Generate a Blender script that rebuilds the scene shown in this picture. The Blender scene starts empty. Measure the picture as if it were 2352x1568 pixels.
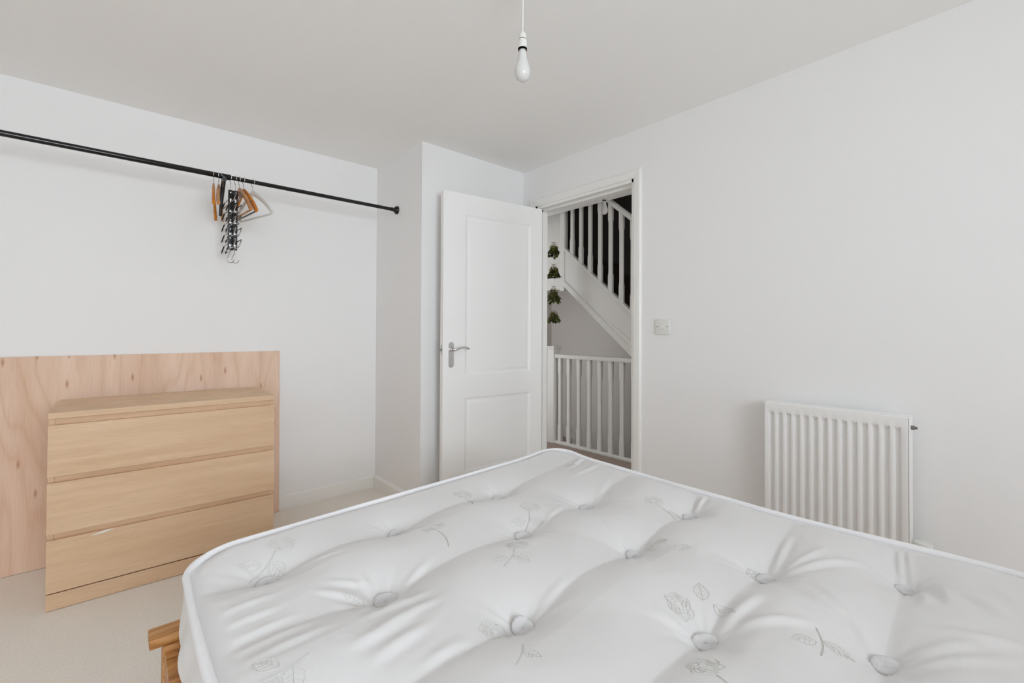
import bpy, bmesh, math, random
import numpy as np
from mathutils import Vector, Matrix

random.seed(7)
rng = np.random.RandomState(11)
sc = bpy.context.scene
COL = sc.collection
PI = math.pi

# ------------------------------------------------------------------ camera
CAM_Z = 1.13
FPX, YAW, PITCH, ROLL, CY = 1035.3152, 48.7835, 0.585, 0.2569, 749.0348
_a, _b, _c = (math.radians(v) for v in (YAW, PITCH, ROLL))
_F0 = Vector((math.cos(_a), math.sin(_a), 0)); _R0 = Vector((math.sin(_a), -math.cos(_a), 0)); _U0 = Vector((0, 0, 1))
CF = _F0*math.cos(_b) + _U0*math.sin(_b); _U = -_F0*math.sin(_b) + _U0*math.cos(_b)
CR = _R0*math.cos(_c) + _U*math.sin(_c); CU = -_R0*math.sin(_c) + _U*math.cos(_c)
cam_d = bpy.data.cameras.new('camera')
cam_d.sensor_fit = 'HORIZONTAL'; cam_d.sensor_width = 36.0
cam_d.lens = 36.0*FPX/2352
cam_d.shift_x = 0.0
cam_d.shift_y = -(784-CY)/2352
cam_d.clip_start = 0.02; cam_d.clip_end = 60
cam = bpy.data.objects.new('camera', cam_d); COL.objects.link(cam)
m4 = Matrix(((CR.x, CU.x, -CF.x, 0), (CR.y, CU.y, -CF.y, 0), (CR.z, CU.z, -CF.z, CAM_Z), (0, 0, 0, 1)))
cam.matrix_world = m4
sc.camera = cam

# ------------------------------------------------------------------ sky, daylight, exposure
world = bpy.data.worlds.new('world'); sc.world = world
world.use_nodes = True
wb = world.node_tree.nodes['Background']
wb.inputs[0].default_value = (0.86, 0.93, 1.0, 1); wb.inputs[1].default_value = 1.0
sc.view_settings.view_transform = 'Standard'
sc.view_settings.look = 'None'
sc.view_settings.gamma = 1.0
sc.view_settings.use_curve_mapping = False
sc.view_settings.exposure = -0.22
sc.cycles.max_bounces = 24; sc.cycles.diffuse_bounces = 20

def area_light(name, loc, rot, sx, sy, power, color, spread=180):
    d = bpy.data.lights.new(name, 'AREA'); d.shape = 'RECTANGLE'; d.size = sx; d.size_y = sy
    d.energy = power; d.color = color; d.spread = math.radians(spread)
    o = bpy.data.objects.new(name, d); o.location = loc; o.rotation_euler = rot; COL.objects.link(o)
    return o
# daylight through the bedroom window (in the wall behind the camera)
area_light('window_daylight', (0.10, -2.26, 1.50), (PI/2-math.radians(8), 0, 0), 1.5, 1.20, 52.0, (0.84, 0.92, 1.0), 125)
sun_d = bpy.data.lights.new('bounce_sun', 'SUN'); sun_d.energy = 18.0; sun_d.angle = math.radians(1.5); sun_d.color = (0.86, 0.93, 1.0)
sun = bpy.data.objects.new('bounce_sun', sun_d); COL.objects.link(sun)      # added; falls on the carpet behind the camera to bounce onto the ceiling
sun.rotation_euler = Vector((-0.85, 0.50, -1.5)).to_track_quat('-Z', 'Y').to_euler()
area_light('landing_fill', (2.85, -0.28, 1.45), (PI/2, 0, 0), 0.7, 1.1, 12.0, (1.0, 0.98, 0.96))  # added fill for the landing, set at an invented window opening
area_light('stairwell_fill', (2.22, 3.65, 1.05), (0, -PI/2, 0), 1.9, 0.7, 6.5, (1.0, 0.98, 0.96))     # added fill for the stairwell, behind an invented doorway

# ------------------------------------------------------------------ helpers
def lin(r, g, b):
    f = lambda c: (c/255)/12.92 if c/255 <= 0.04045 else ((c/255+0.055)/1.055)**2.4
    return (f(r), f(g), f(b), 1.0)

def material(name, color, rough=0.6, metallic=0.0, spec=0.5):
    m = bpy.data.materials.new(name); m.use_nodes = True
    b = m.node_tree.nodes['Principled BSDF']
    b.inputs['Base Color'].default_value = color
    b.inputs['Roughness'].default_value = rough
    b.inputs['Metallic'].default_value = metallic
    b.inputs['Specular IOR Level'].default_value = spec
    return m
def nd(m, t, **kw):
    n = m.node_tree.nodes.new(t)
    for k, v in kw.items(): setattr(n, k, v)
    return n
def lk(m, a, b): m.node_tree.links.new(a, b)
def bsdf(m): return m.node_tree.nodes['Principled BSDF']
def add_noise_color(m, c1, c2, scale, detail=4, stretch=(1, 1, 1), lo=0.35, hi=0.65):
    tc = nd(m, 'ShaderNodeTexCoord'); mp = nd(m, 'ShaderNodeMapping'); mp.inputs['Scale'].default_value = stretch
    nz = nd(m, 'ShaderNodeTexNoise'); nz.inputs['Scale'].default_value = scale; nz.inputs['Detail'].default_value = detail
    rp = nd(m, 'ShaderNodeValToRGB'); rp.color_ramp.elements[0].color = c1; rp.color_ramp.elements[1].color = c2
    rp.color_ramp.elements[0].position = lo; rp.color_ramp.elements[1].position = hi
    lk(m, tc.outputs['Object'], mp.inputs['Vector']); lk(m, mp.outputs[0], nz.inputs['Vector'])
    lk(m, nz.outputs['Fac'], rp.inputs[0]); lk(m, rp.outputs[0], bsdf(m).inputs['Base Color'])
    return tc, mp, nz, rp
def add_bump(m, scale, strength, dist, detail=3, stretch=(1, 1, 1)):
    tc = nd(m, 'ShaderNodeTexCoord'); mp = nd(m, 'ShaderNodeMapping'); mp.inputs['Scale'].default_value = stretch
    nz = nd(m, 'ShaderNodeTexNoise'); nz.inputs['Scale'].default_value = scale; nz.inputs['Detail'].default_value = detail
    bp = nd(m, 'ShaderNodeBump'); bp.inputs['Strength'].default_value = strength; bp.inputs['Distance'].default_value = dist
    lk(m, tc.outputs['Object'], mp.inputs['Vector']); lk(m, mp.outputs[0], nz.inputs['Vector'])
    lk(m, nz.outputs['Fac'], bp.inputs['Height']); lk(m, bp.outputs[0], bsdf(m).inputs['Normal'])

def finish(name, bm, mat, parent=None, off=None, smooth=None, kind=None):
    """link a bmesh as one object; vertices are in the parent's space (world space minus off)"""
    if off is not None: bmesh.ops.translate(bm, verts=bm.verts, vec=-Vector(off))
    me = bpy.data.meshes.new(name)
    bmesh.ops.recalc_face_normals(bm, faces=bm.faces)
    bm.to_mesh(me); bm.free()
    if mat: me.materials.append(mat)
    if smooth is not None:
        me.polygons.foreach_set('use_smooth', [True]*len(me.polygons))
        if smooth < 179: me.set_sharp_from_angle(angle=math.radians(smooth))
    o = bpy.data.objects.new(name, me); COL.objects.link(o)
    if parent: o.parent = parent
    if kind: o['kind'] = kind
    return o
def thing(name, label, cat, loc=(0, 0, 0), rz=0.0, group=None):
    o = bpy.data.objects.new(name, None); COL.objects.link(o)
    o.location = loc; o.rotation_euler = (0, 0, rz); o.empty_display_size = 0.1
    o['label'] = label; o['category'] = cat
    if group: o['group'] = group
    return o
def empty_part(name, parent):
    o = bpy.data.objects.new(name, None); COL.objects.link(o); o.parent = parent
    return o
def box(bm, lo, hi, bev=0.0, seg=2):
    x0, y0, z0 = lo; x1, y1, z1 = hi
    v = [bm.verts.new(p) for p in ((x0, y0, z0), (x1, y0, z0), (x1, y1, z0), (x0, y1, z0),
                                   (x0, y0, z1), (x1, y0, z1), (x1, y1, z1), (x0, y1, z1))]
    fs = [bm.faces.new([v[i] for i in q]) for q in ((3, 2, 1, 0), (4, 5, 6, 7), (0, 1, 5, 4), (1, 2, 6, 5), (2, 3, 7, 6), (3, 0, 4, 7))]
    if bev > 0:
        es = list({e for f in fs for e in f.edges})
        bmesh.ops.bevel(bm, geom=es, offset=bev, segments=seg, profile=0.5, affect='EDGES')
def boxes(*lst, bev=0.0):
    bm = bmesh.new()
    for lo, hi in lst: box(bm, lo, hi, bev)
    return bm
def tube(bm, pts, r, seg=8, closed=False, cap=True):
    P = [Vector(p) for p in pts]; n = len(P)
    rr = r if hasattr(r, '__len__') else [r]*n
    T = []
    for i in range(n):
        if closed: t = P[(i+1) % n]-P[(i-1) % n]
        else: t = P[min(i+1, n-1)]-P[max(i-1, 0)]
        T.append(t.normalized() if t.length > 1e-9 else Vector((0, 0, 1)))
    ref = Vector((0, 0, 1)) if abs(T[0].z) < 0.9 else Vector((1, 0, 0))
    N = (ref-T[0]*ref.dot(T[0])).normalized()
    rings = []
    for i in range(n):
        N = N-T[i]*N.dot(T[i])
        N = N.normalized() if N.length > 1e-6 else T[i].orthogonal().normalized()
        Bv = T[i].cross(N)
        rings.append([bm.verts.new(P[i]+(N*math.cos(2*PI*k/seg)+Bv*math.sin(2*PI*k/seg))*rr[i]) for k in range(seg)])
    for i in range(n if closed else n-1):
        a, b = rings[i], rings[(i+1) % n]
        for k in range(seg): bm.faces.new((a[k], a[(k+1) % seg], b[(k+1) % seg], b[k]))
    if cap and not closed:
        bm.faces.new(rings[0][::-1]); bm.faces.new(rings[-1])
def lathe(bm, prof, c=(0, 0, 0), axis='z', seg=32):
    """prof: list of (radius, height)"""
    rings = []
    for r, h in prof:
        ring = []
        for k in range(seg):
            a = 2*PI*k/seg; u, v = r*math.cos(a), r*math.sin(a)
            p = {'z': (u, v, h), 'x': (h, u, v), 'y': (u, h, v)}[axis]
            ring.append(bm.verts.new((p[0]+c[0], p[1]+c[1], p[2]+c[2])))
        rings.append(ring)
    for a, b in zip(rings, rings[1:]):
        for k in range(seg): bm.faces.new((a[k], a[(k+1) % seg], b[(k+1) % seg], b[k]))
    bm.faces.new(rings[0][::-1]); bm.faces.new(rings[-1])
def prism(bm, poly, y0, y1, axis='y'):
    """poly in the two other axes, extruded along axis"""
    def P(a, b, t): return {'y': (a, t, b), 'x': (t, a, b), 'z': (a, b, t)}[axis]
    A = [bm.verts.new(P(a, b, y0)) for a, b in poly]; B = [bm.verts.new(P(a, b, y1)) for a, b in poly]
    n = len(poly)
    bm.faces.new(A); bm.faces.new(B[::-1])
    for i in range(n): bm.faces.new((A[i], B[i], B[(i+1) % n], A[(i+1) % n]))
def grid_mesh(bm, X, Y, Z):
    """2-D arrays -> quad grid"""
    n, m = X.shape
    V = [[bm.verts.new((X[i, j], Y[i, j], Z[i, j])) for j in range(m)] for i in range(n)]
    for i in range(n-1):
        for j in range(m-1):
            bm.faces.new((V[i][j], V[i+1][j], V[i+1][j+1], V[i][j+1]))
    return V

# ------------------------------------------------------------------ materials
M = {}
M['wall'] = material('wall_paint', lin(236, 236, 236), 0.85, 0, 0.2); add_bump(M['wall'], 220, 0.04, 0.001)
M['ceiling'] = material('ceiling_paint', lin(244, 244, 243), 0.9, 0, 0.1)
M['trim'] = material('trim_gloss', lin(236, 236, 233), 0.35, 0, 0.4)
M['door'] = material('door_paint', lin(242, 242, 241), 0.4, 0, 0.4)
M['landing_wall'] = material('landing_wall_paint', lin(226, 222, 218), 0.85, 0, 0.2)
M['shaded_wall'] = material('stairwell_shade_paint', lin(84, 79, 75), 0.9, 0, 0.1)  # shade of the unlit stairwell put into the wall colour
M['carpet'] = material('cream_carpet', lin(208, 198, 186), 0.95, 0, 0.05)
add_noise_color(M['carpet'], lin(232, 226, 217), lin(244, 239, 231), 190, 5)
add_bump(M['carpet'], 420, 0.5, 0.004, 4)
M['landing_carpet'] = material('landing_carpet', lin(168, 152, 142), 0.95, 0, 0.05)
add_bump(M['landing_carpet'], 300, 0.4, 0.004)
M['shaded_stair_carpet'] = material('shaded_stair_carpet', lin(46, 40, 35), 0.95, 0, 0.05)  # stairwell shadow put into the carpet colour
M['white_paint'] = material('white_joinery_paint', lin(232, 231, 227), 0.4, 0, 0.4)
M['chrome'] = material('polished_chrome', (0.72, 0.72, 0.72, 1), 0.12, 1.0)
M['steel'] = material('dark_chrome_wire', (0.34, 0.33, 0.31, 1), 0.18, 1.0)
M['satin'] = material('satin_steel', (0.6, 0.6, 0.59, 1), 0.25, 1.0)
M['black'] = material('black_enamel', (0.003, 0.003, 0.003, 1), 0.16, 0, 0.5)
M['black_plastic'] = material('black_plastic', (0.01, 0.01, 0.012, 1), 0.4, 0, 0.4)
M['gap'] = material('dark_bayonet_gap', (0.004, 0.004, 0.004, 1), 0.9, 0, 0.05)
M['white_plastic'] = material('white_plastic', lin(226, 226, 222), 0.35, 0, 0.45)
M['rad'] = material('radiator_enamel', lin(238, 238, 237), 0.35, 0, 0.45)
M['bulb'] = material('opal_bulb', lin(214, 214, 212), 0.18, 0, 0.5)
M['grey_metal'] = material('grey_metal', (0.25, 0.24, 0.23, 1), 0.35, 0.8)

def wood(name, cols, scale, stretch, rough=0.45, dist=2.0, fine=(1, 1, 1), fine_scale=60, knots=None, spec=0.35, lowfine=(0.86, 0.84, 0.81, 1)):
    m = material(name, cols[1], rough, 0, spec)
    tc = nd(m, 'ShaderNodeTexCoord'); mp = nd(m, 'ShaderNodeMapping'); mp.inputs['Scale'].default_value = stretch
    nz = nd(m, 'ShaderNodeTexNoise'); nz.inputs['Scale'].default_value = scale; nz.inputs['Detail'].default_value = 5
    nz.inputs['Distortion'].default_value = dist
    rp = nd(m, 'ShaderNodeValToRGB'); e = rp.color_ramp.elements
    e[0].position = 0.28; e[0].color = cols[0]; e[1].position = 0.72; e[1].color = cols[2]
    k = e.new(0.5); k.color = cols[1]
    mp2 = nd(m, 'ShaderNodeMapping'); mp2.inputs['Scale'].default_value = fine
    n2 = nd(m, 'ShaderNodeTexNoise'); n2.inputs['Scale'].default_value = fine_scale; n2.inputs['Detail'].default_value = 3
    r2 = nd(m, 'ShaderNodeValToRGB'); r2.color_ramp.elements[0].color = lowfine; r2.color_ramp.elements[1].color = (1.04, 1.04, 1.04, 1)
    r2.color_ramp.elements[0].position = 0.33; r2.color_ramp.elements[1].position = 0.6
    mx = nd(m, 'ShaderNodeMix', data_type='RGBA', blend_type='MULTIPLY'); mx.inputs[0].default_value = 1.0
    lk(m, tc.outputs['Object'], mp.inputs[0]); lk(m, mp.outputs[0], nz.inputs['Vector']); lk(m, nz.outputs['Fac'], rp.inputs[0])
    lk(m, tc.outputs['Object'], mp2.inputs[0]); lk(m, mp2.outputs[0], n2.inputs['Vector']); lk(m, n2.outputs['Fac'], r2.inputs[0])
    lk(m, rp.outputs[0], mx.inputs[6]); lk(m, r2.outputs[0], mx.inputs[7])
    out = mx.outputs[2]
    if knots:
        kc, ks, kst = knots
        mp3 = nd(m, 'ShaderNodeMapping'); mp3.inputs['Scale'].default_value = kst
        vo = nd(m, 'ShaderNodeTexVoronoi'); vo.inputs['Scale'].default_value = ks
        r3 = nd(m, 'ShaderNodeValToRGB'); r3.color_ramp.elements[0].position = 0.04; r3.color_ramp.elements[1].position = 0.16
        r3.color_ramp.elements[0].color = (1, 1, 1, 1); r3.color_ramp.elements[1].color = (0, 0, 0, 1)
        m3 = nd(m, 'ShaderNodeMix', data_type='RGBA'); m3.inputs[7].default_value = kc
        lk(m, tc.outputs['Object'], mp3.inputs[0]); lk(m, mp3.outputs[0], vo.inputs['Vector'])
        lk(m, vo.outputs['Distance'], r3.inputs[0])
        sc_ = nd(m, 'ShaderNodeMath', operation='MULTIPLY'); sc_.inputs[1].default_value = 0.75
        lk(m, r3.outputs[0], sc_.inputs[0]); lk(m, sc_.outputs[0], m3.inputs[0])
        lk(m, out, m3.inputs[6]); out = m3.outputs[2]
    lk(m, out, bsdf(m).inputs['Base Color'])
    return m
M['oak'] = wood('oak_veneer', (lin(207, 174, 141), lin(214, 183, 151), lin(220, 191, 160)), 2.0, (.9, .9, 14), 0.40, 0.5, (2.2, 2.2, 95), 6, lowfine=(.93, .92, .90, 1))
def plywood():
    """rotary cut veneer: tall cathedral figure from contour lines of a stretched noise, a few brown flecks"""
    m = material('plywood_veneer', lin(214, 184, 162), 0.6, 0, 0.25)
    tc = nd(m, 'ShaderNodeTexCoord'); mp = nd(m, 'ShaderNodeMapping'); mp.inputs['Scale'].default_value = (2.3, 2.3, .42)
    nz = nd(m, 'ShaderNodeTexNoise'); nz.inputs['Scale'].default_value = 1.7; nz.inputs['Detail'].default_value = 1.6; nz.inputs['Distortion'].default_value = .35
    mu = nd(m, 'ShaderNodeMath', operation='MULTIPLY'); mu.inputs[1].default_value = 64.0
    sn = nd(m, 'ShaderNodeMath', operation='SINE')
    ln_ = nd(m, 'ShaderNodeMapRange'); ln_.inputs[1].default_value = -1; ln_.inputs[2].default_value = 1
    r1 = nd(m, 'ShaderNodeValToRGB'); e = r1.color_ramp.elements
    e[0].position = 0.0; e[0].color = lin(223, 195, 173); e[1].position = 1.0; e[1].color = lin(231, 207, 188); k = e.new(.16); k.color = lin(228, 203, 183)
    big = nd(m, 'ShaderNodeValToRGB'); be = big.color_ramp.elements
    be[0].position = .32; be[0].color = lin(240, 229, 219); be[1].position = .68; be[1].color = (1.04, 1.04, 1.04, 1)
    n3 = nd(m, 'ShaderNodeTexNoise'); n3.inputs['Scale'].default_value = 2.2; n3.inputs['Detail'].default_value = 3
    m1 = nd(m, 'ShaderNodeMix', data_type='RGBA', blend_type='MULTIPLY'); m1.inputs[0].default_value = 1
    mpf = nd(m, 'ShaderNodeMapping'); mpf.inputs['Scale'].default_value = (90, 90, 2.2)
    nf_ = nd(m, 'ShaderNodeTexNoise'); nf_.inputs['Scale'].default_value = 3.0; nf_.inputs['Detail'].default_value = 2
    rf = nd(m, 'ShaderNodeValToRGB'); rf.color_ramp.elements[0].position = .35; rf.color_ramp.elements[1].position = .6
    rf.color_ramp.elements[0].color = (.96, .95, .94, 1); rf.color_ramp.elements[1].color = (1.02, 1.02, 1.02, 1)
    m2 = nd(m, 'ShaderNodeMix', data_type='RGBA', blend_type='MULTIPLY'); m2.inputs[0].default_value = 1
    mpk = nd(m, 'ShaderNodeMapping'); mpk.inputs['Scale'].default_value = (6.5, 6.5, 1.9)
    mpk.inputs['Rotation'].default_value = (PI/2, 0, 0); vo = nd(m, 'ShaderNodeTexVoronoi', voronoi_dimensions='2D'); vo.inputs['Scale'].default_value = 1.15; vo.inputs['Randomness'].default_value = 1
    rk = nd(m, 'ShaderNodeValToRGB'); rk.color_ramp.elements[0].position = .01; rk.color_ramp.elements[1].position = .062
    rk.color_ramp.elements[0].color = (.75, .75, .75, 1); rk.color_ramp.elements[1].color = (0, 0, 0, 1)
    m3 = nd(m, 'ShaderNodeMix', data_type='RGBA'); m3.inputs[7].default_value = lin(170, 116, 78)
    lk(m, tc.outputs['Object'], mp.inputs[0]); lk(m, mp.outputs[0], nz.inputs['Vector']); lk(m, nz.outputs['Fac'], mu.inputs[0]); lk(m, mu.outputs[0], sn.inputs[0])
    lk(m, sn.outputs[0], ln_.inputs[0]); lk(m, ln_.outputs[0], r1.inputs[0])
    lk(m, mp.outputs[0], n3.inputs['Vector']); lk(m, n3.outputs['Fac'], big.inputs[0]); lk(m, r1.outputs[0], m1.inputs[6]); lk(m, big.outputs[0], m1.inputs[7])
    lk(m, tc.outputs['Object'], mpf.inputs[0]); lk(m, mpf.outputs[0], nf_.inputs['Vector']); lk(m, nf_.outputs['Fac'], rf.inputs[0])
    lk(m, m1.outputs[2], m2.inputs[6]); lk(m, rf.outputs[0], m2.inputs[7])
    lk(m, tc.outputs['Object'], mpk.inputs[0]); lk(m, mpk.outputs[0], vo.inputs['Vector']); lk(m, vo.outputs['Distance'], rk.inputs[0])
    lk(m, rk.outputs[0], m3.inputs[0]); lk(m, m2.outputs[2], m3.inputs[6]); lk(m, m3.outputs[2], bsdf(m).inputs['Base Color'])
    return m
M['ply'] = plywood()
M['pine'] = wood('honey_timber', (lin(142, 88, 34), lin(192, 138, 82), lin(214, 166, 112)), 4, (1.4, 9, 9), 0.4, 1.2, (3, 40, 40), 5)
M['hanger_wood'] = wood('orange_hanger_wood', (lin(176, 98, 26), lin(206, 128, 44), lin(220, 150, 66)), 9, (4, 1, 4), 0.3, 0.8, (20, 3, 20), 8)
M['hanger_wood_pale'] = wood('pale_hanger_wood', (lin(168, 112, 66), lin(196, 142, 92), lin(208, 160, 112)), 9, (4, 1, 4), 0.3, 0.8, (20, 3, 20), 8)

# mattress ticking: satin with a soft sheen
M['satin_fabric'] = material('white_satin_ticking', lin(222, 221, 221), 0.42, 0, 0.35)
bsdf(M['satin_fabric']).inputs['Sheen Weight'].default_value = 0.15
add_bump(M['satin_fabric'], 900, 0.05, 0.0006, 2)
M['piping'] = material('white_woven_piping', lin(238, 238, 240), 0.6, 0, 0.25)
M['felt'] = material('white_felt_tuft', lin(224, 223, 224), 0.95, 0, 0.1); add_bump(M['felt'], 500, 0.8, 0.003, 4)
M['thread'] = material('grey_beige_thread', lin(209, 208, 204), 0.9, 0, 0.1)

# ------------------------------------------------------------------ room shell
X1, Y1, XC, YC, HC = 2.2656, 3.1091, 1.4122, 2.4656, 2.304
XL, YB = -1.60, -2.2
WT = 0.10
LXE, LYE, LYS = 4.28, 4.10, -0.20         # landing: far wall, end wall, near wall
def struct(name, bm, mat, off=None, smooth=None):
    o = finish(name, bm, mat, None, off, smooth); o['kind'] = 'structure'; return o

struct('floor', boxes(((XL-.1, YB-.1, -.12), (X1+WT, Y1+.1, 0))), M['carpet'])
struct('ceiling', boxes(((XL-.1, YB-.1, HC), (X1+WT, Y1+.1, HC+.12))), M['ceiling'])
struct('wall_far', boxes(((XL-.1, Y1, 0), (XC+.05, Y1+.1, HC))), M['wall'])
struct('wall_alcove', boxes(((XC, YC, 0), (X1+.02, Y1+.1, HC))), M['wall'])
struct('wall_left', boxes(((XL-.1, YB-.1, 0), (XL, Y1, HC))), M['wall'])
WX0, WX1, WZ0, WZ1 = -0.66, 0.86, 0.88, 2.12     # bedroom window, behind the camera
struct('wall_near', boxes(((XL, YB-.1, 0), (WX0, YB, HC)), ((WX1, YB-.1, 0), (X1, YB, HC)),
                          ((WX0, YB-.1, 0), (WX1, YB, WZ0)), ((WX0, YB-.1, WZ1), (WX1, YB, HC))), M['wall'])
win = struct('window_1', boxes(((WX0, YB-.09, WZ0), (WX0+.05, YB-.03, WZ1)), ((WX1-.05, YB-.09, WZ0), (WX1, YB-.03, WZ1)),
                         ((WX0, YB-.09, WZ0), (WX1, YB-.03, WZ0+.05)), ((WX0, YB-.09, WZ1-.05), (WX1, YB-.03, WZ1)),
                         ((.075, YB-.09, WZ0), (.125, YB-.03, WZ1))), M['white_plastic'])
# right wall with the doorway
DY0, DY1, DZ = 1.500, 2.335, 2.029              # rough opening
struct('wall_right', boxes(((X1, YB-.1, 0), (X1+WT, DY0, HC)), ((X1, DY1, 0), (X1+WT, 3.28, HC)), ((X1, 4.02, 0), (X1+WT, LYE, HC)), ((X1, 3.28, 2.02), (X1+WT, 4.02, HC)), ((X1, DY0, DZ), (X1+WT, DY1, HC))), M['wall'])  # opening past the alcove is invented, it lets the stairwell fill through

def skirting(name, p0, p1, nrm, h=0.090, t=0.016):
    """board along p0-p1 whose back lies on the wall, profile with a chamfered top"""
    p0 = Vector((*p0, 0)); p1 = Vector((*p1, 0)); n = Vector((*nrm, 0))
    prof = [(0, 0), (t, 0), (t, h-.014), (t*.45, h), (0, h)]
    bm = bmesh.new()
    A = [bm.verts.new(p0+n*a+Vector((0, 0, z))) for a, z in prof]; B = [bm.verts.new(p1+n*a+Vector((0, 0, z))) for a, z in prof]
    bm.faces.new(A); bm.faces.new(B[::-1])
    for i in range(len(prof)):
        j = (i+1) % len(prof); bm.faces.new((A[i], B[i], B[j], A[j]))
    return struct(name, bm, M['trim'])
skirting('baseboard_far', (XL, Y1), (XC-.001, Y1), (0, -1))
skirting('baseboard_alcove', (XC, YC-.016), (XC, Y1-.016), (-1, 0), .094, .020)
skirting('baseboard_alcove_front', (XC-.018, YC), (X1, YC), (0, -1))
skirting('baseboard_right', (X1, YB), (X1, DY0-.055), (-1, 0))
skirting('baseboard_left', (XL, YB), (XL, Y1-.016), (1, 0))

# door lining, stop and architrave
bm = boxes(((X1-.002, DY0, 0), (X1+WT+.002, DY0+.023, DZ)), ((X1-.002, DY1-.023, 0), (X1+WT+.002, DY1, DZ)), ((X1-.002, DY0, DZ-.025), (X1+WT+.002, DY1, DZ)))
box(bm, (X1+.045, DY0+.023, 0), (X1+.085, DY0+.036, DZ-.025)); box(bm, (X1+.045, DY1-.033, 0), (X1+.085, DY1-.023, DZ-.025))
box(bm, (X1+.045, DY0+.023, DZ-.038), (X1+.085, DY1-.023, DZ-.025))
struct('trim_1', bm, M['trim'])
def architrave(name, x, s):
    """mitred frame of a moulded profile around the doorway; s = side of the wall it projects to"""
    prof = [(0.006, 0), (0.006, .010), (.012, .013), (.038, .017), (.050, .017), (.057, .008), (.057, 0)]
    yi0, yi1, zi = DY0+.012, DY1-.012, DZ-.012
    bm = bmesh.new(); rows = []
    for w, d in prof:
        rows.append([bm.verts.new(p) for p in ((x+s*d, yi0-w, 0), (x+s*d, yi0-w, zi+w), (x+s*d, yi1+w, zi+w), (x+s*d, yi1+w, 0))])
    n = len(prof)
    for i in range(n):
        a, b = rows[i], rows[(i+1) % n]
        for k in range(3): bm.faces.new((a[k], a[k+1], b[k+1], b[k]))
    bm.faces.new([r[0] for r in rows]); bm.faces.new([r[3] for r in rows][::-1])
    return struct(name, bm, M['trim'])
architrave('trim_2', X1, -1); architrave('trim_3', X1+WT, 1)

# ------------------------------------------------------------------ door leaf
dW, dT, dH = 0.770, 0.035, 1.981
h0 = Vector((2.2565, 2.2595)); dv = Vector((1.486-2.257, 2.340-2.259)).normalized()
door = bpy.data.objects.new('door_1', None); COL.objects.link(door)
door['kind'] = 'structure'; door['label'] = 'white two panel door standing open in front of the alcove wall'
ang = math.atan2(-dv.y, -dv.x)        # local +x runs from latch edge to hinge edge
latch = h0+dv*dW
door.location = (latch.x, latch.y, 0.010); door.rotation_euler = (0, 0, ang)
# local: x 0..dW, front face y=0 (toward the room), back y=dT
def door_face(bm, yf, s):
    """front face with two moulded panels; s=+1 goes into the leaf along +y"""
    PN = [(0.152, 0.674, 0.838, 1.858), (0.152, 0.674, 0.235, 0.702)]
    xs = [0, .152, .674, dW]; zs = [0, .235, .702, .838, 1.858, dH]
    V = {(i, j): bm.verts.new((xs[i], yf, zs[j])) for i in range(4) for j in range(6)}
    for i in range(3):
        for j in range(5):
            if i == 1 and j in (1, 3): continue
            q = (V[i, j], V[i+1, j], V[i+1, j+1], V[i, j+1]); bm.faces.new(q)
    for j in (1, 3):
        outer = [V[1, j], V[2, j], V[2, j+1], V[1, j+1]]
        x0, x1, z0, z1 = xs[1], xs[2], zs[j], zs[j+1]
        steps = [(.004, .0015), (.010, .0055), (.018, .0085), (.024, .0085), (.032, .005), (.040, .0030), (.044, .0030)]
        prev = outer
        for w, d in steps:
            cur = [bm.verts.new(p) for p in ((x0+w, yf+s*d, z0+w), (x1-w, yf+s*d, z0+w), (x1-w, yf+s*d, z1-w), (x0+w, yf+s*d, z1-w))]
            for k in range(4): bm.faces.new((prev[k], prev[(k+1) % 4], cur[(k+1) % 4], cur[k]))
            prev = cur
        bm.faces.new(prev)
    return [V[0, 0], V[3, 0], V[3, 5], V[0, 5]], V
bm = bmesh.new()
_, VA = door_face(bm, 0, 1); _, VB = door_face(bm, dT, -1)
def loop_pts(V): return [V[i, 0] for i in range(4)]+[V[3, j] for j in range(1, 6)]+[V[i, 5] for i in (2, 1, 0)]+[V[0, j] for j in (4, 3, 2, 1)]
la, lb = loop_pts(VA), loop_pts(VB)
for k in range(len(la)): bm.faces.new((la[k], la[(k+1) % len(la)], lb[(k+1) % len(la)], lb[k]))
leaf = finish('door_leaf', bm, M['door'], door, smooth=25)
def stadium(cx, cz, w, h, n=10):
    r = w/2; P = []
    for k in range(n+1): a = PI*k/n; P.append((cx+r*math.cos(a), cz+h/2-r+r*math.sin(a)))
    for k in range(n+1): a = PI+PI*k/n; P.append((cx+r*math.cos(a), cz-h/2+r+r*math.sin(a)))
    return P
for s in (1, -1):
    y = 0 if s == 1 else dT
    h = empty_part('door_handle', door)
    bm = bmesh.new(); prism(bm, stadium(.056, .971, .034, .158), y, y-s*.005)
    es = [e for e in bm.edges if all(abs(v.co.y-(y-s*.005)) < 1e-6 for v in e.verts)]
    bmesh.ops.bevel(bm, geom=es, offset=.002, segments=2, affect='EDGES')
    finish('backplate', bm, M['satin'], h, smooth=40)
    bm = bmesh.new()
    lathe(bm, [(.011, y-s*.004), (.011, y-s*.018), (.009, y-s*.026)], (.056, 0, 1.003), 'y', 20)
    pts = [(.056, y-s*.030, 1.003), (.064, y-s*.036, 1.003), (.082, y-s*.038, 1.009), (.105, y-s*.038, 1.016), (.130, y-s*.037, 1.017), (.152, y-s*.036, 1.012), (.166, y-s*.034, 1.006)]
    tube(bm, pts, [.0095, .0098, .0085, .0065, .0058, .0055, .0045], 12)
    finish('lever', bm, M['chrome'], h, smooth=60)
    for z in (1.036, .908):
        bm = bmesh.new(); lathe(bm, [(.0042, y-s*.004), (.0042, y-s*.0062), (.002, y-s*.0068)], (.056, 0, z), 'y', 12)
        finish('screw', bm, M['chrome'], h, smooth=40)
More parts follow.
